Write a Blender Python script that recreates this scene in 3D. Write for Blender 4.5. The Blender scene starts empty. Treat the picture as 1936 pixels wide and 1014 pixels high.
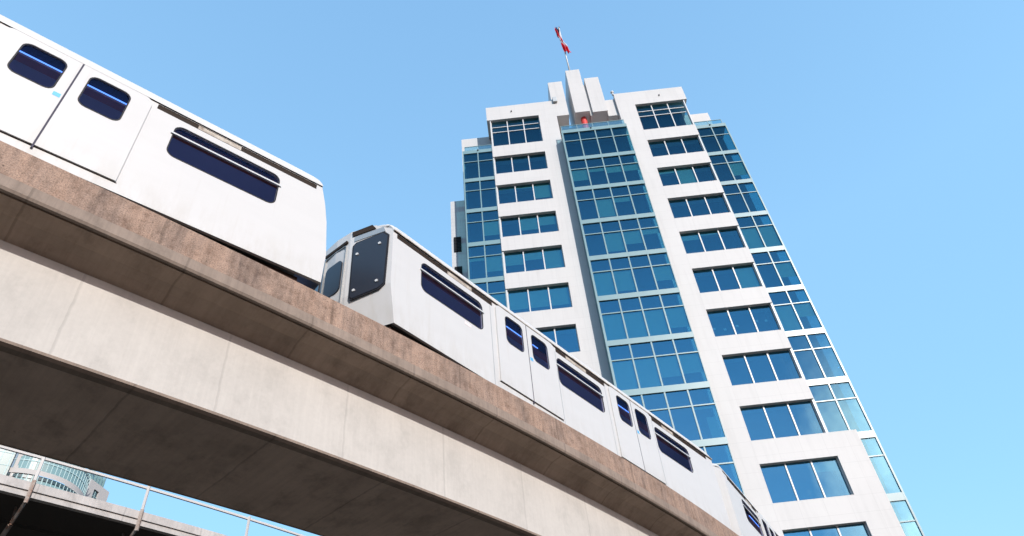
import bpy, math, random
from mathutils import Vector, Matrix
from mathutils.geometry import tessellate_polygon
random.seed(7)
S = bpy.context.scene
COL = S.collection
ZC = 1.6                                   # eye height above the street

# ------------------------------------------------------------------ camera
cam = bpy.data.cameras.new('camera')
cam.sensor_width = 36.0
cam.lens = 36.0 * 1359.5 / 1936.0
cam.clip_start = 0.1
cam.clip_end = 3000
co = bpy.data.objects.new('camera', cam)
COL.objects.link(co)
F = Vector((0.0, 0.72372, 0.69009)).normalized()
R = Vector((0.994396, 0.072955, -0.07651)).normalized()
U = R.cross(F).normalized()
m = Matrix((R, U, -F)).transposed().to_4x4()
m.translation = (0, 0, ZC)
co.matrix_world = m
S.camera = co

# ------------------------------------------------------------------ light
SUN_EL, SUN_AZ = math.radians(31), math.radians(152.2)
world = bpy.data.worlds.new('World')
S.world = world
world.use_nodes = True
wn = world.node_tree
sky = wn.nodes.new('ShaderNodeTexSky')
sky.sky_type = 'NISHITA'
sky.sun_disc = False
sky.sun_elevation = SUN_EL
sky.sun_rotation = SUN_AZ
sky.altitude = 0
sky.air_density = 1.1
sky.dust_density = 0.0
sky.ozone_density = 2.4
# thin white cloud low in the sky on the sun's side (behind the camera: it shows only in the glass)
tc = wn.nodes.new('ShaderNodeTexCoord'); sep = wn.nodes.new('ShaderNodeSeparateXYZ'); wn.links.new(tc.outputs['Generated'], sep.inputs[0])
mp = wn.nodes.new('ShaderNodeMapping'); mp.inputs['Scale'].default_value = (1, 1, 2.6); wn.links.new(tc.outputs['Generated'], mp.inputs[0])
cn = wn.nodes.new('ShaderNodeTexNoise'); cn.inputs['Scale'].default_value = 2.4; cn.inputs['Detail'].default_value = 7; wn.links.new(mp.outputs[0], cn.inputs['Vector'])
def mrange(src, a, b, c, d):
    x = wn.nodes.new('ShaderNodeMapRange'); wn.links.new(src, x.inputs[0])
    for i, v in enumerate((a, b, c, d)): x.inputs[i + 1].default_value = v
    return x.outputs[0]
def wmul(a, b):
    x = wn.nodes.new('ShaderNodeMath'); x.operation = 'MULTIPLY'; wn.links.new(a, x.inputs[0]); wn.links.new(b, x.inputs[1]); return x.outputs[0]
cm = wmul(wmul(mrange(cn.outputs['Fac'], .26, .52, 0, .95), mrange(sep.outputs[1], -.35, -.75, 0, 1)), mrange(sep.outputs[2], .60, .46, 0, 1))
cm = wmul(cm, mrange(sep.outputs[0], .33, .43, .05, 1))
cx = wn.nodes.new('ShaderNodeMix'); cx.data_type = 'RGBA'; wn.links.new(cm, cx.inputs[0])
tint = wn.nodes.new('ShaderNodeMix'); tint.data_type = 'RGBA'; tint.blend_type = 'MULTIPLY'; tint.inputs[0].default_value = 1
wn.links.new(sky.outputs[0], tint.inputs[6]); tint.inputs[7].default_value = (1.0, 1.12, 1.06, 1)
grad = wn.nodes.new('ShaderNodeValToRGB')                # clear-day gradient: paler and cleaner towards the horizon
ge = grad.color_ramp.elements; ge[0].position = 0.0; ge[1].position = 1.0
ge[0].color = (.98, 1.72, 2.30, 1); ge[1].color = (.72, 1.50, 2.55, 1)
e2 = ge.new(.35); e2.color = (.93, 1.93, 2.95, 1)
e3 = ge.new(.65); e3.color = (.98, 1.95, 3.00, 1)
wn.links.new(sep.outputs[2], grad.inputs[0])
smix = wn.nodes.new('ShaderNodeMix'); smix.data_type = 'RGBA'; smix.inputs[0].default_value = .72
wn.links.new(tint.outputs[2], smix.inputs[6]); wn.links.new(grad.outputs[0], smix.inputs[7])
wn.links.new(smix.outputs[2], cx.inputs[6]); cx.inputs[7].default_value = (19, 12, 9, 1)
# below about 16 degrees the unseen sky is darkened to cut fill light
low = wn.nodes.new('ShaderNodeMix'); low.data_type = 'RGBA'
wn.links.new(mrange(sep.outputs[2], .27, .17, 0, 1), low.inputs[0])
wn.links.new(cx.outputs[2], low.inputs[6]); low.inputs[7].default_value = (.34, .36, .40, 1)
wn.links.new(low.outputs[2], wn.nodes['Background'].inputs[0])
wn.nodes['Background'].inputs[1].default_value = 0.15
sun = bpy.data.lights.new('sun', 'SUN')
sun.energy = 2.0
sun.angle = math.radians(0.53)
sun.color = (0.985, 0.94, 0.885)
so = bpy.data.objects.new('sun', sun)
COL.objects.link(so)
sd = Vector((math.sin(SUN_AZ) * math.cos(SUN_EL), math.cos(SUN_AZ) * math.cos(SUN_EL), math.sin(SUN_EL)))
so.rotation_euler = sd.to_track_quat('Z', 'Y').to_euler()
so.location = (20, -40, 60)
S.view_settings.view_transform = 'Standard'
S.view_settings.look = 'None'
S.view_settings.exposure = 1.22
S.view_settings.gamma = 1.0
S.render.engine = 'CYCLES'
S.cycles.max_bounces = 7
S.cycles.transparent_max_bounces = 10

# ------------------------------------------------------------------ materials
def mat(name, base=(.5, .5, .5), rough=.6, spec=.5, metal=0, coat=0):
    M = bpy.data.materials.new(name)
    M.use_nodes = True
    b = M.node_tree.nodes['Principled BSDF']
    b.inputs['Base Color'].default_value = (*base, 1)
    b.inputs['Roughness'].default_value = rough
    b.inputs['Specular IOR Level'].default_value = spec
    b.inputs['Metallic'].default_value = metal
    b.inputs['Coat Weight'].default_value = coat
    return M

class NT:
    """small node-tree writer"""
    def __init__(s, M):
        s.t = M.node_tree; s.b = s.t.nodes.get('Principled BSDF')
    def n(s, ty, **k):
        x = s.t.nodes.new(ty)
        for a, v in k.items():
            if a.startswith('i_'):
                x.inputs[a[2:].replace('_', ' ')].default_value = v
            else:
                setattr(x, a, v)
        return x
    def l(s, a, b): s.t.links.new(a, b)
    def coord(s, kind, scale=(1, 1, 1)):
        c = s.n('ShaderNodeTexCoord'); mp = s.n('ShaderNodeMapping')
        mp.inputs['Scale'].default_value = scale
        s.l(c.outputs[kind], mp.inputs[0]); return mp.outputs[0]
    def noise(s, vec, scale, detail=4, rough=.6):
        x = s.n('ShaderNodeTexNoise'); s.l(vec, x.inputs['Vector'])
        x.inputs['Scale'].default_value = scale; x.inputs['Detail'].default_value = detail
        x.inputs['Roughness'].default_value = rough; return x.outputs['Fac']
    def ramp(s, fac, stops):
        r = s.n('ShaderNodeValToRGB'); e = r.color_ramp.elements
        while len(e) < len(stops): e.new(.5)
        for el, (p, c) in zip(e, stops):
            el.position = p; el.color = (*c, 1) if len(c) == 3 else c
        s.l(fac, r.inputs[0]); return r.outputs[0]
    def mul(s, a, b, fac=1.0, mode='MULTIPLY'):
        x = s.n('ShaderNodeMix', data_type='RGBA', blend_type=mode)
        if isinstance(fac, float): x.inputs[0].default_value = fac
        else: s.l(fac, x.inputs[0])
        for v, i in ((a, 6), (b, 7)):
            if isinstance(v, tuple): x.inputs[i].default_value = (*v, 1)
            else: s.l(v, x.inputs[i])
        return x.outputs[2]
    def bump(s, h, strength=.3, dist=.02):
        x = s.n('ShaderNodeBump'); x.inputs['Strength'].default_value = strength
        x.inputs['Distance'].default_value = dist
        s.l(h, x.inputs['Height']); s.l(x.outputs[0], s.b.inputs['Normal'])

def g(v): return (v, v, v)

def make_concrete(name, base, streak, pits, joint=0.0, rough=.9, stain=.5, jcol=.7):
    """UV in metres: u along the beam, v down the profile"""
    M = mat(name, base, rough, .25); N = NT(M)
    uv = N.coord('UV')
    n1 = N.noise(uv, .8, 6, .65)
    c = N.ramp(n1, [(.25, tuple(x * (1 - .30 * stain) for x in base)), (.55, base), (.8, tuple(min(1, x * (1 + .14 * stain)) for x in base))])
    n0 = N.noise(uv, 14, 5, .7)
    c = N.mul(c, N.ramp(n0, [(.3, g(.86 if pits else .95)), (.6, g(1)), (.8, g(1.08 if pits else 1.02))]))
    if streak:
        sv = N.coord('UV', (7, .35, 1))
        ns = N.noise(sv, 1.3, 5, .7)
        c = N.mul(c, N.ramp(ns, [(.34, g(1 - streak)), (.5, g(1 - streak * .15)), (.72, g(1 + min(.12, streak * .6)))]))
        if pits:
            big = N.noise(N.coord('UV', (1.1, .25, 1)), 1.0, 6, .75)
            c = N.mul(c, N.ramp(big, [(.36, (.62, .64, .68)), (.47, (.92, .92, .93)), (.6, (1.1, 1.06, 1.03))]))
            patch = N.noise(N.coord('UV', (3.2, 2.4, 1)), 1.6, 8, .8)
            c = N.mul(c, N.ramp(patch, [(.36, (.66, .62, .60)), (.5, g(1)), (.66, g(1.14))]))
        sv2 = N.coord('UV', (22, .8, 1))
        c = N.mul(c, N.ramp(N.noise(sv2, 1.0, 3, .6), [(.3, g(1 - streak * .6)), (.46, g(1)), (.7, g(1.04))]))
    if not pits:
        # scattered tie holes and small stains
        v = N.n('ShaderNodeTexVoronoi'); N.l(uv, v.inputs['Vector']); v.inputs['Scale'].default_value = 1.7
        c = N.mul(c, N.ramp(v.outputs['Distance'], [(.018, g(.55)), (.035, g(1))]))
        blot = N.noise(N.coord('UV', (1.3, .9, 1)), 1.1, 8, .75)
        c = N.mul(c, N.ramp(blot, [(.34, g(1 - .35 * stain)), (.5, g(1)), (.7, g(1 + .10 * stain))]))
    if pits:
        v = N.n('ShaderNodeTexVoronoi'); N.l(N.coord('UV', (1, 1, 1)), v.inputs['Vector'])
        v.inputs['Scale'].default_value = 13; v.inputs['Randomness'].default_value = 1
        pm = N.ramp(v.outputs['Distance'], [(.06, g(.22)), (.16, g(1))])
        gate = N.ramp(N.noise(uv, 2.2, 3), [(.5, g(0)), (.62, g(1))])
        c = N.mul(c, pm, gate)
        f = N.noise(uv, 55, 3, .7)
        c = N.mul(c, N.ramp(f, [(.3, g(.55)), (.5, g(1)), (.72, g(1.32))]))
    if joint:
        # cast joints and form lines square to the beam
        sx = N.n('ShaderNodeSeparateXYZ'); N.l(uv, sx.inputs[0])
        wob = N.noise(N.coord('UV', (0.2, 3, 1)), 1.0, 2)
        ad = N.n('ShaderNodeMath', operation='MULTIPLY_ADD'); N.l(wob, ad.inputs[0]); ad.inputs[1].default_value = .05; N.l(sx.outputs[0], ad.inputs[2])
        dv = N.n('ShaderNodeMath', operation='DIVIDE'); N.l(ad.outputs[0], dv.inputs[0]); dv.inputs[1].default_value = joint
        fr = N.n('ShaderNodeMath', operation='FRACT'); N.l(dv.outputs[0], fr.inputs[0])
        j = N.ramp(fr.outputs[0], [(0.0, g(jcol)), (.012, g(jcol * 1.05)), (.02, g(1.03)), (.10, g(1.0))])
        c = N.mul(c, j, .8)
    N.l(c, N.b.inputs['Base Color'])
    bb = N.noise(uv, 40, 5, .7)
    N.bump(bb, .35 if pits else .12, .015 if pits else .006)
    return M

M_web = make_concrete('smooth_concrete', (.50, .47, .435), .02, 0, 1.92, .85, .34, .82)
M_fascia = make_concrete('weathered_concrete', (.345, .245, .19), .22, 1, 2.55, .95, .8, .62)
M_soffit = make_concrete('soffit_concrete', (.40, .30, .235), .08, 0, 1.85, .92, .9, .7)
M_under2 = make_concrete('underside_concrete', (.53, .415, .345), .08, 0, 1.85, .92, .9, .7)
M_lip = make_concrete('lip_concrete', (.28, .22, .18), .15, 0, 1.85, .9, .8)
M_deck = make_concrete('deck_concrete', (.24, .22, .20), .1, 0, 0, .95)
M_walk = make_concrete('walkway_concrete', (.52, .48, .455), .12, 0, 2.0, .9, .9)

def white_wall(name, base=(.555, .548, .54), sx=1.35, sz=.95, mort=.88):
    M = mat(name, base, .55, .3); N = NT(M)
    c0 = N.n('ShaderNodeTexCoord'); sp = N.n('ShaderNodeSeparateXYZ'); N.l(c0.outputs['Object'], sp.inputs[0])
    cb = N.n('ShaderNodeCombineXYZ'); ad = N.n('ShaderNodeMath', operation='ADD')
    N.l(sp.outputs[0], ad.inputs[0]); N.l(sp.outputs[1], ad.inputs[1])
    N.l(ad.outputs[0], cb.inputs[0]); N.l(sp.outputs[2], cb.inputs[1])
    br = N.n('ShaderNodeTexBrick'); N.l(cb.outputs[0], br.inputs['Vector'])
    br.offset = 0; br.inputs['Scale'].default_value = 1; br.inputs['Mortar Size'].default_value = .012
    br.inputs['Mortar Smooth'].default_value = .3
    br.inputs['Brick Width'].default_value = sx; br.inputs['Row Height'].default_value = sz
    br.inputs['Color1'].default_value = (*base, 1); br.inputs['Color2'].default_value = (*[x * .985 for x in base], 1)
    br.inputs['Mortar'].default_value = (*[x * mort for x in base], 1)
    n = N.noise(c0.outputs['Object'], .35, 5, .6)
    c = N.mul(br.outputs[0], N.ramp(n, [(.3, g(.955)), (.6, g(1))]))
    st = N.coord('Object', (3, 3, .25))
    c = N.mul(c, N.ramp(N.noise(st, 1.0, 4), [(.32, g(.95)), (.5, g(1))]))
    N.l(c, N.b.inputs['Base Color'])
    return M
M_white = white_wall('white_cladding')
M_tile = white_wall('white_tile', (.55, .545, .55), .42, .42, .80)
M_frame = mat('white_aluminium', (.56, .57, .575), .4, .5)
M_teal = mat('teal_aluminium', (.40, .60, .63), .35, .5)
M_tealdk = mat('teal_post', (.10, .22, .24), .4, .5)
N = NT(M_teal)
N.l(N.ramp(N.noise(N.coord('Object', (1.2, 1, .6)), 1.2, 4), [(.3, (.165, .27, .295)), (.6, (.18, .295, .32))]), N.b.inputs['Base Color'])
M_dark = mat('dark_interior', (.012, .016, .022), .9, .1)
M_blind = mat('pale_blind', (.62, .66, .50), .9, .1)
M_lum = mat('interior_board', (.42, .55, .42), .9, .1)
M_louvre = mat('dark_louvre', (.02, .022, .025), .8, .2)
M_red = mat('red_paint', (.66, .06, .055), .5, .4)
M_metal = mat('grey_metal', (.42, .42, .41), .45, .5, .6)
M_blackm = mat('black_fitting', (.02, .02, .022), .5, .5)

def glass(name, tint, refl, r0, r1, rough=0.0, bumps=.05, bscale=.5):
    """tinted see-through pane with a mirror-like face"""
    M = bpy.data.materials.new(name); M.use_nodes = True
    N = NT(M); t = M.node_tree; t.nodes.remove(N.b)
    out = [x for x in t.nodes if x.type == 'OUTPUT_MATERIAL'][0]
    tr = N.n('ShaderNodeBsdfTransparent'); tr.inputs[0].default_value = (*tint, 1)
    gl = N.n('ShaderNodeBsdfGlossy'); gl.inputs['Color'].default_value = (*refl, 1); gl.inputs['Roughness'].default_value = rough
    lw = N.n('ShaderNodeLayerWeight'); lw.inputs[0].default_value = .5
    mr = N.n('ShaderNodeMapRange'); N.l(lw.outputs['Facing'], mr.inputs[0])
    mr.inputs[1].default_value = .10; mr.inputs[2].default_value = .50; mr.inputs[3].default_value = r0; mr.inputs[4].default_value = r1
    mx = N.n('ShaderNodeMixShader'); N.l(mr.outputs[0], mx.inputs[0])
    N.l(tr.outputs[0], mx.inputs[1]); N.l(gl.outputs[0], mx.inputs[2])
    bp = N.n('ShaderNodeBump'); bp.inputs['Strength'].default_value = bumps; bp.inputs['Distance'].default_value = .2
    N.l(N.noise(N.coord('Object'), bscale, 2), bp.inputs['Height']); N.l(bp.outputs[0], gl.inputs['Normal'])
    N.l(mx.outputs[0], out.inputs[0])
    return M
M_glass = glass('blue_curtain_glass', (.50, .72, .76), (.18, .45, .64), .52, .0)
M_pglass = glass('pale_teal_glass', (.25, .5, .5), (.60, .92, .92), .6, .6)
M_rail = glass('clear_rail_glass', (.62, .80, .84), (.8, .95, 1), .10, .25)
M_tglass = glass('train_glass', (.80, .80, .91), (.40, .42, .75), .03, .03)
M_tdark = mat('dark_plate', (.022, .024, .034), .28, .5)

M_car = mat('white_train_paint', (.82, .82, .82), .42, .3, 0, 0)
N = NT(M_car)
cc = N.noise(N.coord('Object', (.5, .5, 2.0)), 1.6, 5)
c = N.ramp(cc, [(.3, (.55, .543, .535)), (.6, (.568, .561, .553))])
c = N.mul(c, N.ramp(N.noise(N.coord('Object', (9, 9, .5)), .9, 4, .6), [(.30, (.965, .955, .94)), (.42, g(1))]))
c = N.mul(c, N.ramp(N.noise(N.coord('Object'), 30, 3, .6), [(.22, (.86, .83, .80)), (.28, g(1))]))
gz = N.n('ShaderNodeSeparateXYZ'); N.l(N.coord('Object'), gz.inputs[0])
gm_ = N.n('ShaderNodeMapRange'); N.l(gz.outputs[2], gm_.inputs[0])
for i_, v_ in enumerate((ZC + 8.35, ZC + 7.7, 0, 1)): gm_.inputs[i_ + 1].default_value = v_
gn = N.ramp(N.noise(N.coord('Object', (3, 3, .8)), 1.4, 6, .7), [(.42, g(0)), (.62, g(1))])
gq = N.n('ShaderNodeMath', operation='MULTIPLY'); N.l(gn, gq.inputs[0]); N.l(gm_.outputs[0], gq.inputs[1])
c = N.mul(c, (.91, .89, .86), gq.outputs[0])
N.l(c, N.b.inputs['Base Color'])
N.bump(N.noise(N.coord('Object', (1, 1, 1)), .9, 2), .05, .05)
M_roof = mat('white_roof_paint', (.56, .55, .535), .45, .4)
M_under = mat('rusty_underframe', (.035, .018, .013), .85, .2)
M_slot = mat('brown_slot', (.03, .02, .015), .8, .2)
M_tan = mat('tan_cover', (.42, .37, .31), .7, .3)
N = NT(M_tan)
N.l(N.ramp(N.noise(N.coord('Object'), 7, 4), [(.35, (.26, .21, .17)), (.6, (.50, .45, .39))]), N.b.inputs['Base Color'])
M_gask = mat('black_rubber', (.015, .015, .02), .7, .3)
M_gap = mat('purple_grey_seal', (.05, .045, .07), .7, .3)
M_ceil = mat('grey_ceiling', (.75, .76, .85), .8, .2)
M_ceild = mat('navy_ceiling', (.012, .013, .03), .8, .2)
M_brown = mat('brown_panel', (.75, .27, .14), .6, .3)
M_floor = mat('grey_floor', (.30, .30, .32), .8, .2)
M_seat = mat('blue_seat', (.14, .17, .34), .8, .2)
M_orange = mat('orange_panel', (.55, .27, .08), .7, .3)
M_tube = bpy.data.materials.new('lamp_tube'); M_tube.use_nodes = True
b = M_tube.node_tree.nodes['Principled BSDF']
b.inputs['Emission Color'].default_value = (.12, .33, 1, 1); b.inputs['Emission Strength'].default_value = 1.2
M_blue = mat('blue_sticker', (.10, .42, .75), .5, .4)
M_pink = mat('faded_pink_sticker', (.80, .68, .68), .6, .4)
M_rust = mat('rusty_steel', (.30, .19, .14), .8, .3)
N = NT(M_rust)
N.l(N.ramp(N.noise(N.coord('Object'), 4, 5, .7), [(.38, (.22, .12, .085)), (.5, (.33, .26, .22)), (.7, (.42, .38, .35))]), N.b.inputs['Base Color'])
M_galv = mat('galvanised_steel', (.52, .49, .47), .55, .4)
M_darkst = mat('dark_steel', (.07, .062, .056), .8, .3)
M_ground = mat('pale_paving', (.07, .066, .06), .95, .2)
N = NT(M_ground)
N.l(N.ramp(N.noise(N.coord('Object'), 1.5, 8, .7), [(.3, (.065, .055, .045)), (.7, (.095, .08, .066))]), N.b.inputs['Base Color'])
M_fred = mat('red_cloth', (.62, .02, .03), .8, .2)
M_fwhite = mat('white_cloth', (.62, .62, .66), .8, .2)
M_fshade = mat('shaded_cloth', (.02, .025, .07), .8, .2)  # shade on the white part of the flag, painted as navy

# ------------------------------------------------------------------ mesh helpers
class MB:
    def __init__(s): s.v = []; s.f = []; s.uv = None
    def box(s, x0, x1, y0, y1, z0, z1):
        i = len(s.v)
        s.v += [(x0, y0, z0), (x1, y0, z0), (x1, y1, z0), (x0, y1, z0), (x0, y0, z1), (x1, y0, z1), (x1, y1, z1), (x0, y1, z1)]
        s.f += [(i, i+3, i+2, i+1), (i+4, i+5, i+6, i+7), (i, i+1, i+5, i+4), (i+1, i+2, i+6, i+5), (i+2, i+3, i+7, i+6), (i+3, i, i+4, i+7)]
        return s
    def plate(s, outer, holes, fn, t0, t1):
        """outer/hole loops in 2-D, fn(a,b,t)->xyz, solid between t0 (front) and t1"""
        loops = [outer] + list(holes)
        tris = tessellate_polygon([[Vector((a, b, 0)) for a, b in L] for L in loops])
        flat = [p for L in loops for p in L]; n = len(flat); i = len(s.v)
        s.v += [fn(a, b, t0) for a, b in flat] + [fn(a, b, t1) for a, b in flat]
        for t in tris:
            s.f.append(tuple(i + k for k in t)); s.f.append(tuple(i + n + k for k in reversed(t)))
        o = 0
        for L in loops:
            k = len(L)
            for j in range(k):
                a, b2 = o + j, o + (j + 1) % k
                s.f.append((i + a, i + b2, i + n + b2, i + n + a))
            o += k
        return s
    def tube(s, p, q, r0, r1=None, n=10):
        r1 = r0 if r1 is None else r1
        p, q = Vector(p), Vector(q); d = (q - p).normalized()
        a = d.orthogonal().normalized(); b = d.cross(a); i = len(s.v)
        for c, r in ((p, r0), (q, r1)):
            for k in range(n):
                t = 2 * math.pi * k / n
                s.v.append(tuple(c + a * r * math.cos(t) + b * r * math.sin(t)))
        for k in range(n):
            s.f.append((i + k, i + (k + 1) % n, i + n + (k + 1) % n, i + n + k))
        s.f.append(tuple(i + k for k in reversed(range(n)))); s.f.append(tuple(i + n + k for k in range(n)))
        return s
    def bar(s, p, q, w, h, up=(0, 0, 1)):
        p, q = Vector(p), Vector(q); d = (q - p).normalized()
        a = d.cross(Vector(up)).normalized(); b = a.cross(d); i = len(s.v)
        for c in (p, q):
            for e, f2 in ((-1, -1), (1, -1), (1, 1), (-1, 1)):
                s.v.append(tuple(c + a * w / 2 * e + b * h / 2 * f2))
        for k in range(4):
            s.f.append((i + k, i + (k + 1) % 4, i + 4 + (k + 1) % 4, i + 4 + k))
        s.f += [(i + 3, i + 2, i + 1, i), (i + 4, i + 5, i + 6, i + 7)]
        return s
    def ball(s, c, r, n=10):
        i = len(s.v); c = Vector(c)
        for a in range(1, n):
            for k in range(n * 2):
                t = math.pi * a / n; p = math.pi * k / n
                s.v.append(tuple(c + Vector((math.sin(t) * math.cos(p), math.sin(t) * math.sin(p), math.cos(t))) * r))
        s.v += [tuple(c + Vector((0, 0, r))), tuple(c - Vector((0, 0, r)))]
        m2 = n * 2
        for a in range(n - 2):
            for k in range(m2):
                s.f.append((i + a*m2 + k, i + (a+1)*m2 + k, i + (a+1)*m2 + (k+1) % m2, i + a*m2 + (k+1) % m2))
        tp = len(s.v) - 2
        for k in range(m2):
            s.f.append((tp, i + k, i + (k+1) % m2)); s.f.append((tp + 1, i + (n-2)*m2 + (k+1) % m2, i + (n-2)*m2 + k))
        return s
    def build(s, name, material, parent=None, smooth=False, loc=None, bevel=0):
        me = bpy.data.meshes.new(name)
        me.from_pydata(s.v, [], s.f); me.update()
        if s.uv:
            L = me.uv_layers.new(name='UVMap')
            for lp in me.loops: L.data[lp.index].uv = s.uv[lp.vertex_index]
        import bmesh
        bm = bmesh.new(); bm.from_mesh(me); bmesh.ops.recalc_face_normals(bm, faces=bm.faces); bm.to_mesh(me); bm.free()
        for x in (material if isinstance(material, list) else [material]): me.materials.append(x)
        if smooth:
            for p in me.polygons: p.use_smooth = True
        o = bpy.data.objects.new(name, me); COL.objects.link(o)
        if parent: o.parent = parent
        if loc: o.location = loc
        if bevel:
            md = o.modifiers.new('bevel', 'BEVEL'); md.width = bevel; md.segments = 2; md.limit_method = 'ANGLE'; md.angle_limit = math.radians(40)
        return o

def tag(o, label=None, cat=None, group=None, kind=None):
    if label: o['label'] = label
    if cat: o['category'] = cat
    if group: o['group'] = group
    if kind: o['kind'] = kind
    return o
def empty(name, loc=(0, 0, 0), rz=0.0):
    o = bpy.data.objects.new(name, None); COL.objects.link(o)
    o.location = loc; o.rotation_euler = (0, 0, rz); o.empty_display_size = .3
    return o
def rr(x0, x1, z0, z1, r, n=5):
    pts = []
    rs = r if isinstance(r, tuple) else (r,) * 4      # bl, br, tr, tl
    for (cx, cz, a0), q in zip(((x0, z0, 180), (x1, z0, 270), (x1, z1, 0), (x0, z1, 90)), rs):
        ox = cx + (q if cx == x0 else -q); oz = cz + (q if cz == z0 else -q)
        for k in range(n + 1):
            a = math.radians(a0 + 90 * k / n)
            pts.append((ox + q * math.cos(a), oz + q * math.sin(a)))
    return pts
def sq(x0, x1, z0, z1): return [(x0, z0), (x1, z0), (x1, z1), (x0, z1)]

# ------------------------------------------------------------------ ground
gm = MB(); gm.v = [(-900, -900, 0), (900, -900, 0), (900, 1200, 0), (-900, 1200, 0)]; gm.f = [(0, 1, 2, 3)]
tag(gm.build('ground', M_ground), 'dark asphalt ground under the railway', kind='structure')

# ------------------------------------------------------------------ the guideway: concentric arcs
CX, CY, RO = -66.46, 63.31, 84.44
def arc(r, phi, z):
    a = math.radians(phi)
    return (CX + (RO + r) * math.cos(a), CY + (RO + r) * math.sin(a), z + ZC)
def sweep(name, prof, material, phi0, phi1, parent, closed=True, step=.4, smooth=False):
    """prof: list of (r, z) in metres, swept round the curve; UV in metres"""
    mb = MB(); mb.uv = []
    n = max(2, int((phi1 - phi0) / step) + 1)
    vl = [0.0]
    pr = list(prof) + ([prof[0]] if closed else [])
    for a, b2 in zip(pr, pr[1:]): vl.append(vl[-1] + math.hypot(b2[0] - a[0], b2[1] - a[1]))
    k = len(pr)
    for i in range(n):
        ph = phi0 + (phi1 - phi0) * i / (n - 1)
        for (r, z), v in zip(pr, vl):
            mb.v.append(arc(r, ph, z)); mb.uv.append((math.radians(ph - phi0) * RO, v))
    for i in range(n - 1):
        for j in range(k - 1):
            a = i * k + j
            mb.f.append((a, a + 1, a + k + 1, a + k))
    if closed:
        mb.f.append(tuple(range(k - 1))); mb.f.append(tuple((n - 1) * k + j for j in reversed(range(k - 1))))
    o = mb.build(name, material, parent, smooth)
    return o

A0, A1 = -60.0, -12.0
gw = empty('guideway', arc(-1.6, -38, -ZC))
tag(gw, 'curved concrete railway guideway with brown parapet carrying the white train', 'guideway')
def gsw(name, prof, M, a=A0, b=A1, **k):
    o = sweep(name, prof, M, a, b, None, **k); o.parent = gw; o.matrix_parent_inverse = Matrix.Translation(gw.location).inverted(); return o
# box girder: webs and underside
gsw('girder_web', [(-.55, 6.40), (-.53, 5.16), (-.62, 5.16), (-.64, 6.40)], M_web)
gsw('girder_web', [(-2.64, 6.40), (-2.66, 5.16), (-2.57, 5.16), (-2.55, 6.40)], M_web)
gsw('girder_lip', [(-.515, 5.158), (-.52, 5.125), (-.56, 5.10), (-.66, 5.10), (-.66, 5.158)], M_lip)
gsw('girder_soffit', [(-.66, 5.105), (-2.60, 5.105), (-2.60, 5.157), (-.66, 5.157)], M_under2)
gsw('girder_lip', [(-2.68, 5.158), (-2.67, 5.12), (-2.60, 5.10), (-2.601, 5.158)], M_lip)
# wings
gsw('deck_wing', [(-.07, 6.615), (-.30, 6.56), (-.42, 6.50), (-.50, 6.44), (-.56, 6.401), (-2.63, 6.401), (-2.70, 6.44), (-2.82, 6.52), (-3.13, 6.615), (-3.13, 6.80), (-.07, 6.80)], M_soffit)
# parapets
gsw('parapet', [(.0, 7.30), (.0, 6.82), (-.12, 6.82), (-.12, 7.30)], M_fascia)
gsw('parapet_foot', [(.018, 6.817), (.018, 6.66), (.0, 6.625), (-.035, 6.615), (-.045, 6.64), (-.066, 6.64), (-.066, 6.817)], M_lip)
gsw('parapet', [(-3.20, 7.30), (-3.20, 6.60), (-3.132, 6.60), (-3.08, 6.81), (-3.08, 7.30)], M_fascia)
gsw('running_rail', [(-.87, 6.803), (-.87, 6.93), (-.80, 6.93), (-.80, 6.803)], M_metal)
gsw('running_rail', [(-2.40, 6.803), (-2.40, 6.93), (-2.33, 6.93), (-2.33, 6.803)], M_metal)
for ph in (-57.0, -22.0):
    x, y, _ = arc(-1.6, ph, 0)
    pm = MB(); pm.box(-.75, .75, -.75, .75, .0, 5.7).box(-1.1, 1.1, -.9, .9, 5.7, 6.69)
    p = pm.build('pier', M_web, gw, bevel=.04)
    p.matrix_parent_inverse = Matrix.Translation(gw.location).inverted(); p.location = (x, y, 0); p.rotation_euler = (0, 0, math.radians(ph))

# ------------------------------------------------------------------ walkway and second track behind
wk = empty('steel_walkway', arc(-9.6, -41, -ZC))
tag(wk, 'walkway edge with low steel handrail and rusty posts below the main guideway', 'walkway')
def wsw(name, prof, M, par, a=-58, b=-24, **k):
    o = sweep(name, prof, M, a, b, None, **k); o.parent = par; o.matrix_parent_inverse = Matrix.Translation(par.location).inverted(); return o
wsw('edge_beam', [(-9.05, 7.80), (-9.05, 7.625), (-9.17, 7.625), (-9.17, 7.80)], M_walk, wk)
wsw('edge_beam', [(-9.08, 7.62), (-9.08, 7.50), (-9.20, 7.50), (-9.20, 7.62)], M_walk, wk)
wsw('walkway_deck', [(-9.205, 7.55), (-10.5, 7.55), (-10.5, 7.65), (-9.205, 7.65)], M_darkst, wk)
wsw('handrail', [(-9.03, 8.375), (-9.03, 8.325), (-9.08, 8.325), (-9.08, 8.375)], M_galv, wk)
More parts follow.
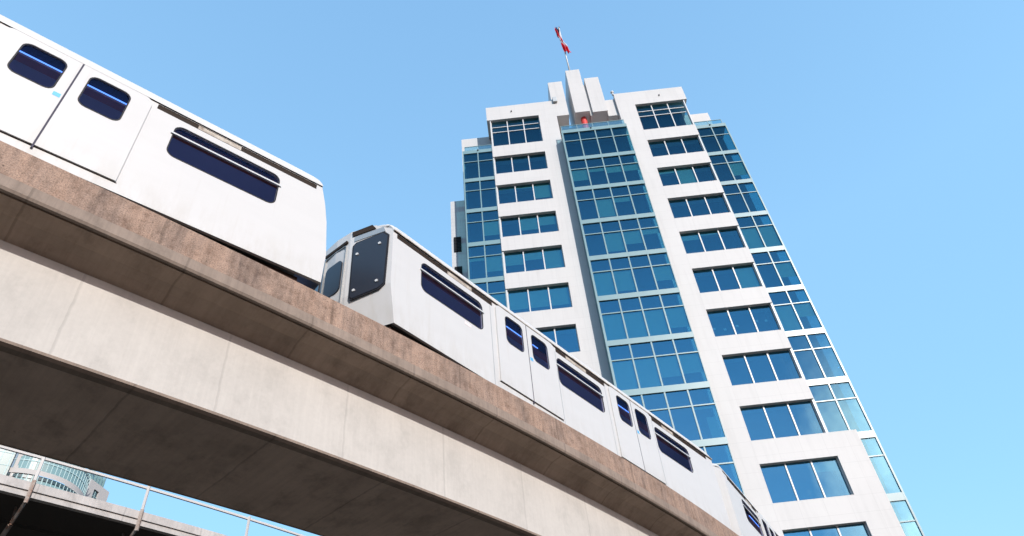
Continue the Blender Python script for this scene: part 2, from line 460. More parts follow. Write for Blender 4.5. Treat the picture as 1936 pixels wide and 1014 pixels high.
for ph in (-52.3, -50.5, -48.8, -47.05, -45.3, -43.55, -41.82, -40.11, -38.15, -36.3, -34.5, -32.7, -30.9):
    def wpost(name, M, *bars):
        pm = MB()
        for p, q, w, h in bars: pm.bar(p, q, w, h, up=arc(1, ph, 0))
        o = pm.build(name, M, wk); o.matrix_parent_inverse = Matrix.Translation(wk.location).inverted()
    wpost('post_foot', M_rust, (arc(-9.01, ph, 7.34), arc(-9.01, ph, 7.83), .07, .05))
    wpost('post', M_galv, (arc(-9.015, ph, 7.832), arc(-9.02, ph, 8.40), .055, .04))
    wpost('strut', M_rust, (arc(-9.06, ph, 7.38), arc(-9.6, ph, 7.10), .05, .05), (arc(-9.6, ph, 7.10), arc(-10.6, ph, 6.75), .07, .07), (arc(-9.55, ph, 7.08), arc(-9.75, ph, 7.54), .04, .04))
gw2 = empty('guideway', arc(-12, -41, -ZC))
tag(gw2, 'dark underside of a second track beyond the handrail, lower left corner', 'guideway')
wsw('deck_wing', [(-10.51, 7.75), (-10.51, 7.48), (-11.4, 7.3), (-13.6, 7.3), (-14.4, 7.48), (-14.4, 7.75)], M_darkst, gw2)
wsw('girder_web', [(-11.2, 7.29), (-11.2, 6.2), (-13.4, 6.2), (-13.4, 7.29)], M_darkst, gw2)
for pp in (-56.0, -27.0):
    x, y, _ = arc(-12.3, pp, 0)
    p = MB().box(-.75, .75, -.75, .75, 0, 7.79).build('pier', M_web, gw2)
    p.matrix_parent_inverse = Matrix.Translation(gw2.location).inverted(); p.location = (x, y, 0); p.rotation_euler = (0, 0, math.radians(pp))

# ------------------------------------------------------------------ train cars
# local frame: x along the car from its near end, y inward from the near side, z up from the street
L, W = 12.4, 2.40
ZB, ZG, ZT = 7.68 + ZC, 9.80 + ZC, 10.22 + ZC
WIN = [(.74, 2.44), (4.95, 6.70), (9.12, 10.88)]
DOOR = [(2.86, 3.86, 4.86), (7.05, 8.02, 8.98)]
SLOT = [(.10, 2.78, 1.45, 2.15), (4.96, 6.92, 5.35, 6.15), (9.08, 12.05, 9.60, 10.2)]
def nose(y):
    t = min(abs(y - W / 2) / (W / 2), 1)
    return -.33 + (.33 - .30) * min(t / .3, 1) + .30 * max(0, (t - .3) / .7)
def roof_prof():
    h = [(-.02, ZG), (-.02, ZG + .035), (.0, ZG + .05), (.02, ZG + .14), (.07, ZG + .25), (.16, ZG + .33), (.30, ZG + .385), (.6, ZG + .41), (W / 2, ZG + .42)]
    return h + [(W - a, b2) for a, b2 in reversed(h[:-1])]
def make_car(edge=((9.8, 0), (9.0, 0), (8.5, 0), (7.68, .12)), cab=True):
    root = empty('train_car')
    EL = [(x, z + ZC) for z, x in reversed(edge)]; EL[-1] = (EL[-1][0], ZG - .003)
    f = lambda a, b2, t: (a, t, b2)
    holes = []
    for x0, x1 in WIN: holes.append(rr(x0, x1, 8.83 + ZC, 9.53 + ZC, .13))
    for a, c, b2 in DOOR: holes.append(sq(a + .05, b2 - .05, 7.91 + ZC, 9.765 + ZC))
    for a, b2, _, _ in SLOT: holes.append(sq(a, b2, 9.675 + ZC, 9.785 + ZC))
    body = MB()
    out = [EL[0], (L, ZB), (L, ZG - .003)] + EL[:0:-1]
    body.plate(out, holes, f, 0, .05)
    body.plate(out, holes, f, W - .05, W)
    # bowed ends
    ys = [0, .02, .36, .84, 1.2, 1.56, 2.04, 2.38, 2.40]
    zt = dict(zip(ys, [ZG, ZG + .12, ZG + .37, ZG + .40, ZG + .405, ZG + .40, ZG + .37, ZG + .12, ZG]))
    for sgn, x0 in ((-1, 0), (1, L)):
        i = len(body.v)
        bow = .12 if (sgn < 0 and not cab) else 1
        for y in ys:
            dx = nose(y) * (1 if sgn < 0 else -1) * bow
            rows = [(ex, ez) for ex, ez in EL] if sgn < 0 else [(0, ZB), (0, ZB + .5), (0, ZB + 1), (0, ZG - .003)]
            rows[-1] = (rows[-1][0], zt[y] - .05)
            if sgn < 0: body.v += [(x0 + dx + ex, y, ez) for ex, ez in rows]
            else: body.v += [(x0 + dx, y, ez) for ex, ez in rows]
        k4 = len(rows)
        for k in range(len(ys) - 1):
            for q in range(k4 - 1):
                a = i + k * k4 + q
                body.f.append((a, a + k4, a + k4 + 1, a + 1))
    body.build('body', M_car, root)
    # roof with eaves
    rf = MB(); P = roof_prof(); st = [(0, -.13), (.05, -.05), (.16, -.015), (.4, 0), (3, 0), (6.2, 0), (9.4, 0), (L - .4, 0), (L - .16, -.015), (L - .05, -.05), (L, -.13)]
    for s0, dz in st:
        for y, z in P:
            yy = min(max(y, 0), W)
            x = s0 + (nose(yy) * (1 if cab else .12) * (1 - min(s0, 1.0) / 1.0) if s0 < 1 else (-nose(yy) * (1 - min(L - s0, 1)) if s0 > L - 1 else 0))
            zz = z + dz * max(0, (z - ZG - .05) / .37)
            rf.v.append((x, y, zz))
    k = len(P)
    for i in range(len(st) - 1):
        for j in range(k - 1):
            a = i * k + j; rf.f.append((a, a + 1, a + k + 1, a + k))
    rf.f.append(tuple(range(k))); rf.f.append(tuple((len(st) - 1) * k + j for j in reversed(range(k))))
    rf.build('roof', M_roof, root, smooth=False)
    sm = MB()
    for x in (2.70, 6.90, 9.05, 4.92): sm.box(x - .006, x + .006, -.0025, -.0005, ZB + .02, 9.66 + ZC)
    sm.build('panel_seam', M_metal, root)
    gt = MB(); gt.box(.0, L, -.032, -.021, ZG + .004, ZG + .028); gt.build('gutter', M_tan, root)
    # eave slots
    for a, b2, t0, t1 in SLOT:
        for y0, y1, y2 in ((.008, .10, .002), (W - .008, W - .10, W - .002)):
            ya, yb = sorted((y0, y1))
            o = MB().box(a + .001, b2 - .001, ya, yb, 9.676 + ZC, 9.784 + ZC).build('eave_vent', M_slot, root)
            yc, yd = sorted((y2, y0))
            MB().box(t0, t1, min(y2, y0), max(y2, y0) - .001, 9.69 + ZC, 9.775 + ZC).build('vent_cover', M_tan, o)
    # windows
    for side in (0, 1):
        Y = lambda y: y if not side else W - y
        def bx(mb, x0, x1, y0, y1, z0, z1):
            y0, y1 = sorted((Y(y0), Y(y1))); return mb.box(x0, x1, y0, y1, z0, z1)
        for x0, x1 in WIN:
            g1 = MB().plate(rr(x0 + .004, x1 - .004, 8.834 + ZC, 9.526 + ZC, .126), [], f, Y(.02), Y(.028)).build('window', M_tglass, root)
            bx(MB(), x0 - .04, x1 + .04, -.022, .012, 9.295 + ZC, 9.325 + ZC).build('window_rail', M_frame, g1)
            MB().plate(rr(x0 - .012, x1 + .012, 8.818 + ZC, 9.542 + ZC, .14), [rr(x0 + .006, x1 - .006, 8.836 + ZC, 9.524 + ZC, .122)], f, Y(-.003), Y(.006)).build('window_seal', M_gask, g1)
        for a, c, b2 in DOOR:
            for e0, e1, w0, w1 in ((a, c - .012, .29, .84), (c + .012, b2, .15, .70)):
                x0, x1 = e0 + w0 * (1 if e0 == a else 1), e0 + w1
                wl = rr(x0, x1, 8.95 + ZC, 9.64 + ZC, .11)
                out = rr(e0, e1, 7.86 + ZC, 9.785 + ZC, (.005, .005, .12 if e1 == b2 else .005, .12 if e0 == a else .005))
                d = MB().plate(out, [wl], f, Y(-.028), Y(-.002)).build('door', M_car, root)
                wd = MB().plate(rr(x0 - .002, x1 + .002, 8.948 + ZC, 9.642 + ZC, .112), [], f, Y(-.016), Y(-.010)).build('window', M_tglass, d)
                MB().plate(rr(x0 - .014, x1 + .014, 8.936 + ZC, 9.654 + ZC, .124), [rr(x0 + .006, x1 - .006, 8.956 + ZC, 9.634 + ZC, .104)], f, Y(-.031), Y(-.0285)).build('window_seal', M_gask, d)
            bx(MB(), c - .0115, c + .0115, -.026, .0, 7.80 + ZC, 9.785 + ZC).build('door_seal', M_gap, root)
            bx(MB(), a - .02, b2 + .02, -.006, -.001, 7.845 + ZC, 7.856 + ZC).build('door_track', M_slot, root)
            bx(MB(), c + .035, c + .13, -.0305, -.0285, 8.88 + ZC, 8.96 + ZC).build('sticker', M_blue, root)
    bx = MB(); bx.box(1.9, 2.08, -.003, -.0005, 8.70 + ZC, 8.76 + ZC); bx.build('sticker', M_pink, root)
    # inside: ceiling, lamp tubes, brown panels
    MB().box(.1, L - .1, .06, .335, 9.83 + ZC, 9.86 + ZC).build('ceiling', M_ceild, root)
    MB().box(.1, L - .1, .481, W - .481, 9.80 + ZC, 9.86 + ZC).build('ceiling', M_ceil, root)
    MB().box(.1, L - .1, W - .335, W - .06, 9.83 + ZC, 9.86 + ZC).build('ceiling', M_ceild, root)
    for y0, y1 in ((.336, .48), (W - .48, W - .336)):
        MB().box(.1, L - .1, y0, y1, 9.79 + ZC, 9.86 + ZC).build('ceiling_panel', M_brown, root)
    for a, c, b2 in DOOR:
        for y in (.30, W - .30):
            MB().tube((a + .15, y, 9.80 + ZC), (b2 - .15, y, 9.80 + ZC), .010, n=8).build('lamp_tube', M_tube, root)
    MB().box(.1, L - .1, .06, W - .06, 7.90 + ZC, 7.95 + ZC).build('floor', M_floor, root)
    for a, b2 in ((.2, 2.7), (5.0, 6.9), (9.1, 12.2)):
        for y0, y1 in ((.07, .5), (W - .5, W - .07)):
            MB().box(a, b2, y0, y1, 7.951 + ZC, 8.40 + ZC).box(a, b2, y0 if y0 < 1 else y1 - .08, y0 + .08 if y0 < 1 else y1, 8.401 + ZC, 8.78 + ZC).build('seat', M_seat, root)
    # end: blanked windscreen on the near facet, centre door window, hoods
    def facet(p0, p1, off):
        p0, p1 = Vector(p0), Vector(p1); d = (p1 - p0).normalized(); n2 = Vector((-d.y, d.x)) * -1
        if n2.x > 0: n2 = -n2
        return lambda a, b2, t: tuple((*(p0 + d * a + n2 * (off - t)), b2))
    for end in (0, 1):
        def E(fn): return (lambda a, b2, t: (lambda q: (q if not end else (L - q[0], q[1], q[2])))(fn(a, b2, t)))
        for side in ((0, 1) if (cab and not end) else ()):
            fn0 = facet((nose(0), 0), (nose(.84), .84), 0.0)
            fn = (lambda h: (lambda a, b2, t: (lambda q: q if not side else (q[0], W - q[1], q[2]))(h(a, b2, t))))(E(fn0))
            out = [(.10, 8.50), (.07, 9.72), (.17, 9.84), (.75, 9.79), (.82, 9.72), (.80, 8.42), (.76, 8.36), (.20, 8.42)]
            out = [(a, b2 + ZC) for a, b2 in out]
            inn = [(a + (.03 if a < .4 else -.03), b2 + (.03 if b2 < 10.7 else -.03)) for a, b2 in out]
            MB().plate(out, [], fn, -.018, -.003).build('windscreen_seal', M_gask, root)
            pl = MB().plate(inn, [], fn, -.028, -.0185).build('windscreen_plate', M_tdark, root)
            for a, b2 in ((.25, 9.55), (.70, 9.45), (.26, 8.62), (.70, 8.56)):
                MB().plate(rr(a - .028, a + .028, b2 - .028 + ZC, b2 + .028 + ZC, .027), [], fn, -.045, -.0285).build('bolt', M_frame, pl)
            MB().plate([(.16, 9.86 + ZC), (.80, 9.84 + ZC), (.80, 9.96 + ZC), (.2, 9.99 + ZC)], [], fn, -.012, -.002).build('header_panel', M_metal, root)
            MB().plate([(.36, 10.01 + ZC), (.84, 9.99 + ZC), (.86, 10.11 + ZC), (.44, 10.14 + ZC)], [], fn, -.02, -.002).build('hood_opening', M_slot, root)
        if not end and not cab: continue
        fc = E(lambda a, b2, t: (-.33 + t, .84 + a, b2))
        dr = MB().plate(rr(.06, .66, 7.8 + ZC, 9.82 + ZC, .06), [rr(.07, .65, 7.81 + ZC, 9.81 + ZC, .05)], fc, -.010, .03).build('end_door_frame', M_metal, root)
        MB().plate(rr(.14, .58, 8.72 + ZC, 9.50 + ZC, .10), [], fc, -.012, .03).build('end_window', M_tdark, root)
        MB().plate(rr(.05, .67, 9.86 + ZC, 9.93 + ZC, .02), [], fc, -.012, .03).build('hood_opening', M_slot, root)
    # underframe and wheels
    MB().box(.12, L - .12, .10, W - .10, 7.30 + ZC, ZB - .001).build('underframe', M_under, root)
    for bxx in (1.9, L - 1.9):
        for dx in (-.85, .85):
            wh = MB()
            for y in (.50, W - .57): wh.tube((bxx + dx, y, 7.22 + ZC), (bxx + dx, y + .07, 7.22 + ZC), .29, n=20)
            wh.build('wheelset', M_darkst, root)
    cp = MB(); cp.box(-.60, -.19, 1.05, 1.35, 7.35 + ZC, 7.60 + ZC); cp.tube((-.8, 1.2, 7.48 + ZC), (-.58, 1.2, 7.48 + ZC), .11)
    cp.build('coupler', M_galv, root)
    return root
def copy_tree(o, parent=None):
    c = o.copy(); COL.objects.link(c)
    if parent: c.parent = parent
    for ch in list(o.children): copy_tree(ch, c)
    return c
def place(o, p, a, turned=False, behind=False):
    th = math.pi / 2 - a
    d = Vector((math.sin(a), math.cos(a), 0)); nn = Vector((-math.cos(a), math.sin(a), 0)); p = Vector((p[0], p[1], 0))
    if turned:      # car set end for end; p is the near-side corner of the end that shows
        o.location = p + nn * W + (d * L if behind else Vector()); o.rotation_euler = (0, 0, th + math.pi)
    else:
        o.location = p; o.rotation_euler = (0, 0, th)
car2 = make_car()
car1 = make_car(((9.8, 0), (9.4, -.10), (9.0, -.17), (8.3, -.24), (7.68, -.22)), False); car3 = copy_tree(car2)
place(car2, (-2.10, 8.955), .618)
place(car1, (-3.10, 7.77), .80, True)
place(car3, (5.50, 19.80), .47, True, True)
G = 'white cars of the train on the guideway'
tag(car1, 'nearest white train car at upper left, its rear end against the sky', 'train car', G)
tag(car2, 'middle white train car with dark bolted windscreen plate on its bowed end', 'train car', G)
tag(car3, 'farthest white train car, mostly cut off at the bottom edge of the picture', 'train car', G)

# ------------------------------------------------------------------ the white tower
# local frame: x along the front, y away from the street, z from the street
tower = empty('office_tower', (0, 36.779, 0), -.004)
tag(tower, 'tall white office tower with blue glass bays behind the train', 'office tower')
H = 3.8
ET, EB, BT, BB = 53.02 + ZC, 50.70 + ZC, 50.57 + ZC, 50.15 + ZC
YW = .95
SYM = 16.44
def TB(name, M, *boxes, parent=None, **k):
    mb = MB()
    for q in boxes: mb.box(*q)
    return mb.build(name, M, parent or tower, **k)
NF = 13
def window(x0, x1, y, z0, z1, n, transoms=(), mw=.07, fm=None, blinds=None, edge=True, name='window'):
    g1 = TB(name, M_glass, (x0, x1, y, y + .02, z0, z1))
    fr = MB(); d0, d1 = y - .06, y - .001
    w = (x1 - x0) / n
    zs = [z0] + list(transoms) + [z1]
    for i in range(n + 1):
        if i in (0, n) and not edge: continue
        c = x0 + w * i; h = mw / 2
        a, b2 = max(c - h, x0), min(c + h, x1)
        fr.box(a, b2, d0, d1, z0, z1)
    for t in transoms: fr.box(x0, x1, d0 + .012, d1, t - mw * .42, t + mw * .42)
    fr.box(x0, x1, d0 + .02, d1, z0, z0 + .03)
    fr.build('frame', fm or M_frame, g1)
    if blinds:
        bm = MB(); any_ = False
        for i, b in enumerate(blinds):
            if b <= 0: continue
            any_ = True
            zt = (transoms[0] if transoms else z1)
            zz = min(transoms) if transoms else z1
            bm.box(x0 + w * i + .03, x0 + w * (i + 1) - .03, y + .06, y + .07, max(z0, zz - b * (zz - z0)), zz)
        if any_: bm.build('blind', M_blind, g1)
    return g1
def rb(k, n, dens):
    out = []
    for i in range(n):
        if random.random() < dens: out.append(random.choice([.16, .3, .45, .7, .8, 1.0, 1.0]))
        else: out.append(0)
    return out
BM = {1: [.6, .2, .35, .35], 2: [0, .9, .25, 0], 3: [0, .85, .6, .25], 4: [.95, .85, 0, .6], 5: [1, 1, 1, .75], 6: [1, 1, .7, .65], 7: [0, 0, 0, .1]}
BC = {2: [.12, .15, .75], 3: [0, .65, .5], 4: [.55, .4, .85], 5: [.75, .75, .75], 6: [0, 0, 0]}
BE = {1: [0, 0, 0], 2: [.2, .85, 0], 3: [0, 0, 0], 4: [.3, .15, 0], 5: [0, 0, 1], 6: [0, 0, 0], 7: [0, 0, 0]}
BF = {1: [0, .7], 2: [0, .0], 3: [1, 1], 4: [0, .6], 5: [1, .5], 6: [0, 0]}
for side in (0, 1):                       # 1 = right wing, 0 = left wing
    def X(a, b2): return (a, b2) if side else (SYM - b2, SYM - a)
    # parapet block and pilaster
    q = X(11.0, 17.30)
    TB('parapet_wall', M_white, (*q, YW, 6.0, 54.60 + ZC, 56.62 + ZC))
    q = X(11.0, 12.60)
    TB('pilaster', M_white, (*q, YW, 4.0, 0, 54.599 + ZC))
    for k in range(0, NF + 1):
        zt = EB - H * k                      # top of the white band = window sill
        zb = ET - H * (k + 1)
        if zb < 0: zb = .0
        if k >= 8:
            q = X(12.601, 18.65)
            TB('spandrel_wall', M_white, (*q, YW, 1.9, zb, zt))
            q = X(17.0, 18.65); TB('jamb_wall', M_white, (*q, YW, 1.9, max(0, zb - (ET - EB)), zb - .001)) if zb > 2.4 else None
        else:
            q = X(12.601, 17.06)
            TB('spandrel_wall', M_white, (*q, YW, 1.9, zb, zt))
        # punched window above this band
        z0, z1 = zt + .002, ET - H * k
        if k == 0: z1 = 54.599 + ZC
        q = X(12.602, 16.948 if k < 9 else 16.999)
        bl = (BE if side else BC).get(k, [0, 0, 0] if k < 2 else rb(k, 3, .2))
        if k < 9:
            c = X(16.95, 17.045); TB('corner_post', M_frame, (*c, 1.02, 1.30, z0, z1 - .003))
        window(q[0], q[1], 1.22, z0, z1, 3, (53.72 + ZC, 52.98 + ZC) if k == 0 else (), .085, M_frame, bl, True)
    if side:
        lm = MB()
        for xx, zz in ((12.95, 1.25), (13.65, 1.1), (14.5, 1.3), (15.9, 1.55), (16.5, 1.5), (14.2, .3), (15.6, .25)):
            zq = EB - H * 6 + zz * .9; lm.box(xx - .09, xx + .09, 1.7, 1.72, zq, zq + .16)
        lm.build('ceiling_lamp', M_frame, tower)
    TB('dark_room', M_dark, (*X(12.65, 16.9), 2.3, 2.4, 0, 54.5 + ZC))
    # outer glass bay
    for k in range(0, NF):
        z1, z0 = BB - H * k, BT - H * (k + 1)
        q = X(17.0 if k < 9 else 18.655, 19.6)
        n = 2 if k < 9 else 1
        q2 = (q[0] + (.061 if side else 0), q[1] - (0 if side else .061)) if k < 9 else q
        bl = (BF.get(k, [0, 0]) if side else rb(k, 2, .45 if k > 1 else 0))[:n]
        if k == 0: bl = [0] * n
        window(q2[0], q2[1], 1.10, z0, z1, n, (z1 - 1.13,), .085, M_teal, bl)
        TB('spandrel_band', M_teal, (q2[0], q2[1], 1.035, 1.30, z1 + .001, BT - H * k))
    q = X(17.07, 19.6)
    TB('spandrel_band', M_teal, (*q, 1.035, 1.3, max(0, BT - H * NF - .5), BT - H * NF - .001))
    TB('terrace_slab', M_white, (*q, 1.30, 3.0, BB + .05, BT - .01))
    TB('side_glazing', M_glass, (19.59 if side else SYM - 19.6, 19.6 if side else SYM - 19.59, 1.121, 3.0, 0, BB))
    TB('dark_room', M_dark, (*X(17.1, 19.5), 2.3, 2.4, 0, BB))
    e = 19.6 if side else SYM - 19.6
    TB('corner_post', M_teal, (e - .05, e + .05, 1.03, 1.12, 0, BT))
    rl = TB('terrace_rail', M_rail, (*X(17.1, 19.45), 1.12, 1.13, BT, BT + .60))
    fr = MB(); a, b2 = X(17.1, 19.45)
    fr.box(a, b2, 1.10, 1.15, BT + .601, BT + .65)
    for t in (0, .5, 1): fr.box(a + (b2 - a) * t - .02, a + (b2 - a) * t + .02, 1.10, 1.15, BT, BT + .60)
    fr.build('rail_frame', M_teal, rl)
    # small round fittings on the parapets
    for xx, yy, zz in ((X(15.0, 15.0)[0], YW - .06, 55.6 + ZC), (X(18.3, 18.3)[0], 1.0, BT - .1)):
        MB().ball((xx, yy, zz), .07, 6).build('floodlight', M_blackm, tower)
# core behind the wings
TB('core_wall', M_white, (-3.42, 19.55, 3.01, 16.0, 0, 55.0 + ZC))
TB('annex_wall', M_tile, (-4.60, -3.421, 3.0, 12.0, 0, 46.4 + ZC))
for z in (40.3, 37.0, 33.7, 30.4):
    lv = MB(); lv.box(-4.40, -3.82, 2.93, 2.999, z + ZC, z + 1.65 + ZC)
    for i in range(9): lv.box(-4.40, -3.82, 2.90, 2.929, z + .06 + i * .175 + ZC, z + .10 + i * .175 + ZC)
    lv.build('louvre', M_louvre, tower)
# middle glass bay
x0, x1 = 5.45, 11.0
for k in range(0, NF):
    z1, z0 = BB - H * k, BT - H * (k + 1)
    bl = BM.get(k, [0] * 4 if k == 0 else rb(k, 4, .15))
    wn_ = window(x0 + .04, x1, .05, z0, z1, 4, (z1 - 1.13,), .095, M_teal, bl)
    if k == 7:
        TB('notice_board', M_lum, (x0 + .25, x0 + .85, .12, .14, z0 + .05, z0 + 1.15), (x1 - .75, x1 - .2, .12, .14, z0 + .05, z0 + 1.45), parent=wn_)
    TB('spandrel_band', M_teal, (x0 - .02, x1, -.03, .25, z1 + .001, BT - H * k))
TB('spandrel_band', M_teal, (x0 - .02, x1, -.03, .25, .0, BT - H * NF - .001))
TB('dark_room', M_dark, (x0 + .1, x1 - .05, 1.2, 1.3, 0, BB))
TB('terrace_slab', M_white, (x0 + .05, x1, .251, 4.0, BB + .06, BT - .01))
TB('side_glazing', M_tealdk, (x0 - .018, x0 + .035, .12, YW - .001, 0, BB))
TB('side_glazing', M_glass, (x1 + .001, x1 + .02, .06, YW - .001, 0, BB))
TB('corner_post', M_teal, (x0 - .05, x0 + .04, -.035, .115, 0, BT - .001))
rl = TB('terrace_rail', M_rail, (x0 + .02, x1 - .1, .03, .04, BT, BT + .60))
fr = MB(); fr.box(x0, x1 - .1, .01, .06, BT + .601, BT + .66)
for t in (0, .25, .5, .75, 1): fr.box(x0 + 5.4 * t, x0 + 5.4 * t + .05, .01, .06, BT, BT + .60)
fr.build('rail_frame', M_teal, rl)
pr = window(x0 + .2, x1 - .2, 3.6, BT, 54.2 + ZC, 6, (), .08, M_teal, None, True, 'penthouse_window')
TB('penthouse_wall', M_dark, (x0, x1, 4.0, 4.2, BT, 54.2 + ZC))
# roof fins
TB('roof_fin', M_white, (5.24, 6.56, YW + .002, 3.4, 54.15 + ZC, 59.70 + ZC))
TB('roof_fin', M_white, (7.14, 8.48, YW, 4.6, 54.38 + ZC, 61.46 + ZC))
TB('roof_fin', M_white, (8.72, 10.06, YW, 3.0, 54.15 + ZC, 59.76 + ZC))
TB('roof_fin', M_white, (8.50, 8.70, YW + .25, 3.0, 54.0 + ZC, 59.0 + ZC))
TB('roof_fin', M_white, (10.07, 10.98, YW + .3, 3.2, 53.7 + ZC, 56.2 + ZC))
TB('roof_slab', M_white, (5.2, 7.139, 3.95, 9.0, 54.21 + ZC, 55.9 + ZC))
MB().tube((7.90, 1.75, BT), (7.90, 1.75, 54.379 + ZC), .27, n=24).build('red_column', M_red, tower, smooth=False)
MB().ball((10.95, 1.05, 57.05 + ZC), .17, 8).tube((10.98, 1.1, 56.6 + ZC), (10.95, 1.05, 56.95 + ZC), .09).build('camera_dome', M_frame, tower, smooth=True)
MB().box(5.35, 5.75, YW - .22, YW - .002, 56.2 + ZC, 56.9 + ZC).build('floodlight', M_metal, tower, bevel=.03)
MB().ball((7.95, -.06, BT - .12), .07, 6).build('floodlight', M_blackm, tower)

# ------------------------------------------------------------------ flag and pole
fp = empty('flagpole', tower.matrix_basis @ Vector((7.75, 1.9, 61.461 + ZC)))
tag(fp, 'slim white flagpole standing on the tallest white roof fin', 'flagpole')
PH = 10.1
MB().tube((0, 0, 0), (0, 0, PH), .085, .05, 12).build('pole', M_frame, fp, smooth=True)
MB().ball((0, 0, PH + .09), .11, 6).build('finial', M_blackm, fp, smooth=True)
fl = MB(); nu, nv = 14, 34; mats = []
for j in range(nv + 1):
    v = j / nv
    cx = -.27 + .15 * v + (.40 * max(0, (v - .48) / .52))
    hw = .22 * (1 - .45 * math.exp(-((v - .52) / .12) ** 2)) + .14 * max(0, v - .6) / .4
    for i in range(nu + 1):
        u = i / nu * 2 - 1
        x = cx + u * hw + .04 * math.sin(9 * v + 2 * u)
        y = -.20 + .13 * math.sin(u * 7 + v * 8) + .05 * math.sin(23 * v)
        z = PH - .15 - v * 5.3 - .30 * (u * .5 + .5) * (1 - v) - .22 * math.sin(u * 2.2 + 1.0) * v
        fl.v.append((x, y, z))
for j in range(nv):
    for i in range(nu):
        a = j * (nu + 1) + i; fl.f.append((a, a + 1, a + nu + 2, a + nu + 1))
        v = (j + .5) / nv; u = (i + .5) / nu
        s = v + .10 * math.sin(u * 5)
        mats.append(2 if (.25 < u < .78 and v < .34 - .2 * u) else 1 if (.47 < s < .70) or (s < .30 and u > .62) else 0)
flag = fl.build('flag', [M_fred, M_fwhite, M_fshade], None, smooth=True)
for p, mi in zip(flag.data.polygons, mats): p.material_index = mi
md = flag.modifiers.new('thick', 'SOLIDIFY'); md.thickness = .012
flag.location = fp.location
tag(flag, 'limp red and white flag, its shaded part coloured navy, twisted round the rooftop pole', 'flag')

# ------------------------------------------------------------------ far curved tower, lower left
az = math.radians(-36.592); D = 200.0
bg = empty('curved_tower', (D * math.sin(az), D * math.cos(az), 0), -az)
tag(bg, 'distant pale tower with curved teal glazing seen under the guideway, lower left', 'tower')
def BX(name, M, *boxes, parent=None):
    mb = MB()
    for q in boxes: mb.box(*q)
    return mb.build(name, M, parent or bg)
M_bgw = mat('pale_concrete', (.46, .44, .425), .8, .3)
M_bgd = mat('dark_pane', (.05, .08, .09), .3, .5)
M_bgt = mat('teal_mullion', (.34, .50, .52), .5, .4)
M_bgb = mat('recess_shade', (.10, .18, .30), .5, .4)  # narrow shadow in the gap, put in as dark blue
M_cg = mat('pale_teal_pane', (.19, .31, .32), .12, .6)
BX('curtain_glass', M_cg, (-34, -11.9, 0, .3, 0, 118))
fr = MB()
for i in range(12): fr.box(-34 + i * 1.95, -33.85 + i * 1.95, -.10, -.002, 0, 118)
for i in range(36): fr.box(-34, -11.9, -.06, -.001, i * 3.25 + 1.2, i * 3.25 + 1.32)
fr.build('mullions', M_bgt, bg)
BX('recess', M_bgb, (-11.899, -11.25, 1.2, 2, 0, 112))
BX('side_wall', M_bgw, (-11.249, -5.6, .8, 8, 0, 95.9 + ZC), (-11.249, -5.6, .8, 8, 96.0 + ZC, 98.0 + ZC), (-11.249, -10.5, .8, 8, 98.0 + ZC, 110), (-10.5, -5.6, .8, 8, 100.6 + ZC, 104))
BX('window', M_cg, (-10.5, -5.6, 1.3, 1.5, 98.0 + ZC, 100.6 + ZC))
for i in range(8):
    BX('window', M_bgd, (-10.9 + i * .95, -10.3 + i * .95, .72, .79, 95.0 + ZC, 95.8 + ZC)) if i < 5 else None
def ring(name, M, R0, z0, z1, a0=-90, a1=78, n=64, parent=None):
    mb = MB()
    for k in range(n + 1):
        t = math.radians(a0 + (a1 - a0) * k / n)
        x, y = -6.6 + R0 * math.sin(t), 13.6 - R0 * math.cos(t)
        mb.v += [(x, y, z0), (x, y, z1)]
    for k in range(n): mb.f.append((2*k, 2*k+2, 2*k+3, 2*k+1))
    return mb.build(name, M, parent or bg)
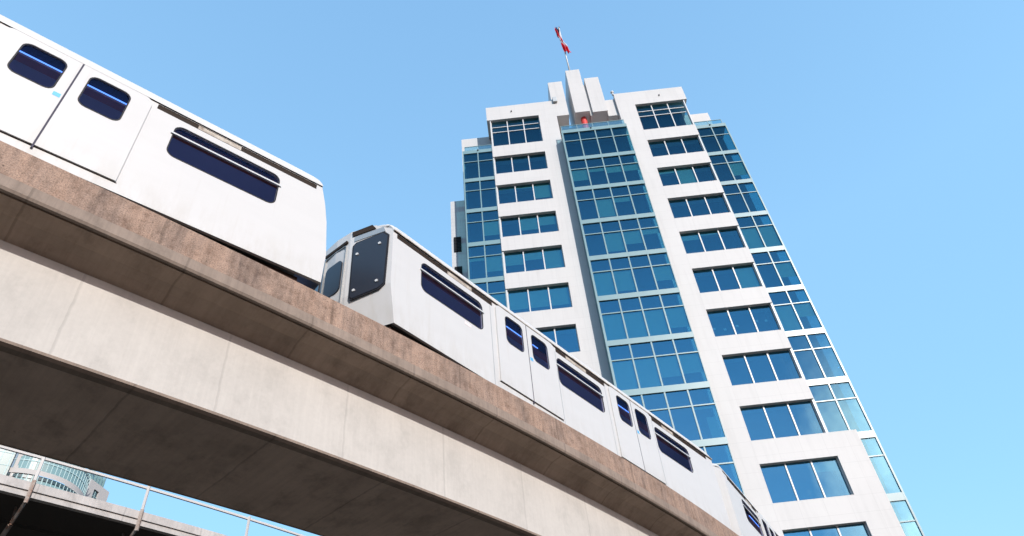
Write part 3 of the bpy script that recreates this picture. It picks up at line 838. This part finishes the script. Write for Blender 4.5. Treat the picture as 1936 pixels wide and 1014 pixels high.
for z0, z1 in ((97.3, 103.1), (93.9, 96.0), (90.3, 92.7), (86.9, 89.2), (83.4, 85.7)):
    gsh = ring('curved_glazing', M_cg, 13.3, z0 + ZC, z1 + ZC)
    mu = MB()
    for k in range(36):
        t = math.radians(-90 + 4.8 * k); x, y = -6.6 + 13.38 * math.sin(t), 13.6 - 13.38 * math.cos(t)
        mu.box(x - .07, x + .07, y - .07, y + .07, z0 + ZC, z1 + ZC)
    mu.build('mullions', M_bgt, gsh)
for z0, z1 in ((96.0, 97.3), (92.7, 93.9), (89.2, 90.3), (85.7, 86.9), (0, 83.4)):
    ring('concrete_band', M_bgw, 13.6, z0 + ZC if z0 else 0, z1 + ZC)
ring('transom', M_bgt, 13.42, 99.6 + ZC, 99.85 + ZC)
ring('cornice', M_bgd, 14.1, 102.9 + ZC, 103.5 + ZC)
for k in range(34):
    t = math.radians(-88 + 4.8 * k)
    mb = MB(); x, y = -6.6 + 13.45 * math.sin(t), 13.6 - 13.45 * math.cos(t)
    mb.bar((x - .38 * math.cos(t), y - .38 * math.sin(t), 95.35 + ZC), (x + .38 * math.cos(t), y + .38 * math.sin(t), 95.35 + ZC), .1, .75)
    mb.build('small_window', M_bgd, bg)
# white block on the right, its face turned 45 degrees, with a window and roof fins
wb = MB(); c0, c1 = Vector((6.9, 13.6)), Vector((12.55, 19.6)); dd = (c1 - c0).normalized(); nb = Vector((dd.y, -dd.x))
def wf(a, b2, t):
    q = c0 + dd * a + nb * (-t); return (q.x, q.y, b2 + ZC)
LW = (c1 - c0).length
wb.plate(sq(0, LW, -ZC, 104.2), [sq(2.2, 4.3, 98.6, 102.3)], wf, 0, .6)
wb.plate(sq(0, LW, -ZC, 104.2), [], wf, 1.2, 8)
wb.build('block_wall', M_bgw, bg)
pw = MB().plate(sq(2.2, 4.3, 98.6, 102.3), [], wf, .35, .4).build('window', M_bgd, bg)
MB().plate(sq(3.2, 3.3, 98.6, 102.3), [], wf, .2, .34).plate(sq(2.2, 4.3, 100.5, 100.62), [], wf, .15, .19).build('frame', M_bgt, pw)
for i in range(6):
    MB().plate(sq(.6 + i * 1.25, .85 + i * 1.25, 104.21, 108.2), [], wf, 1.5, 3.0).build('roof_fin', M_cg, bg)
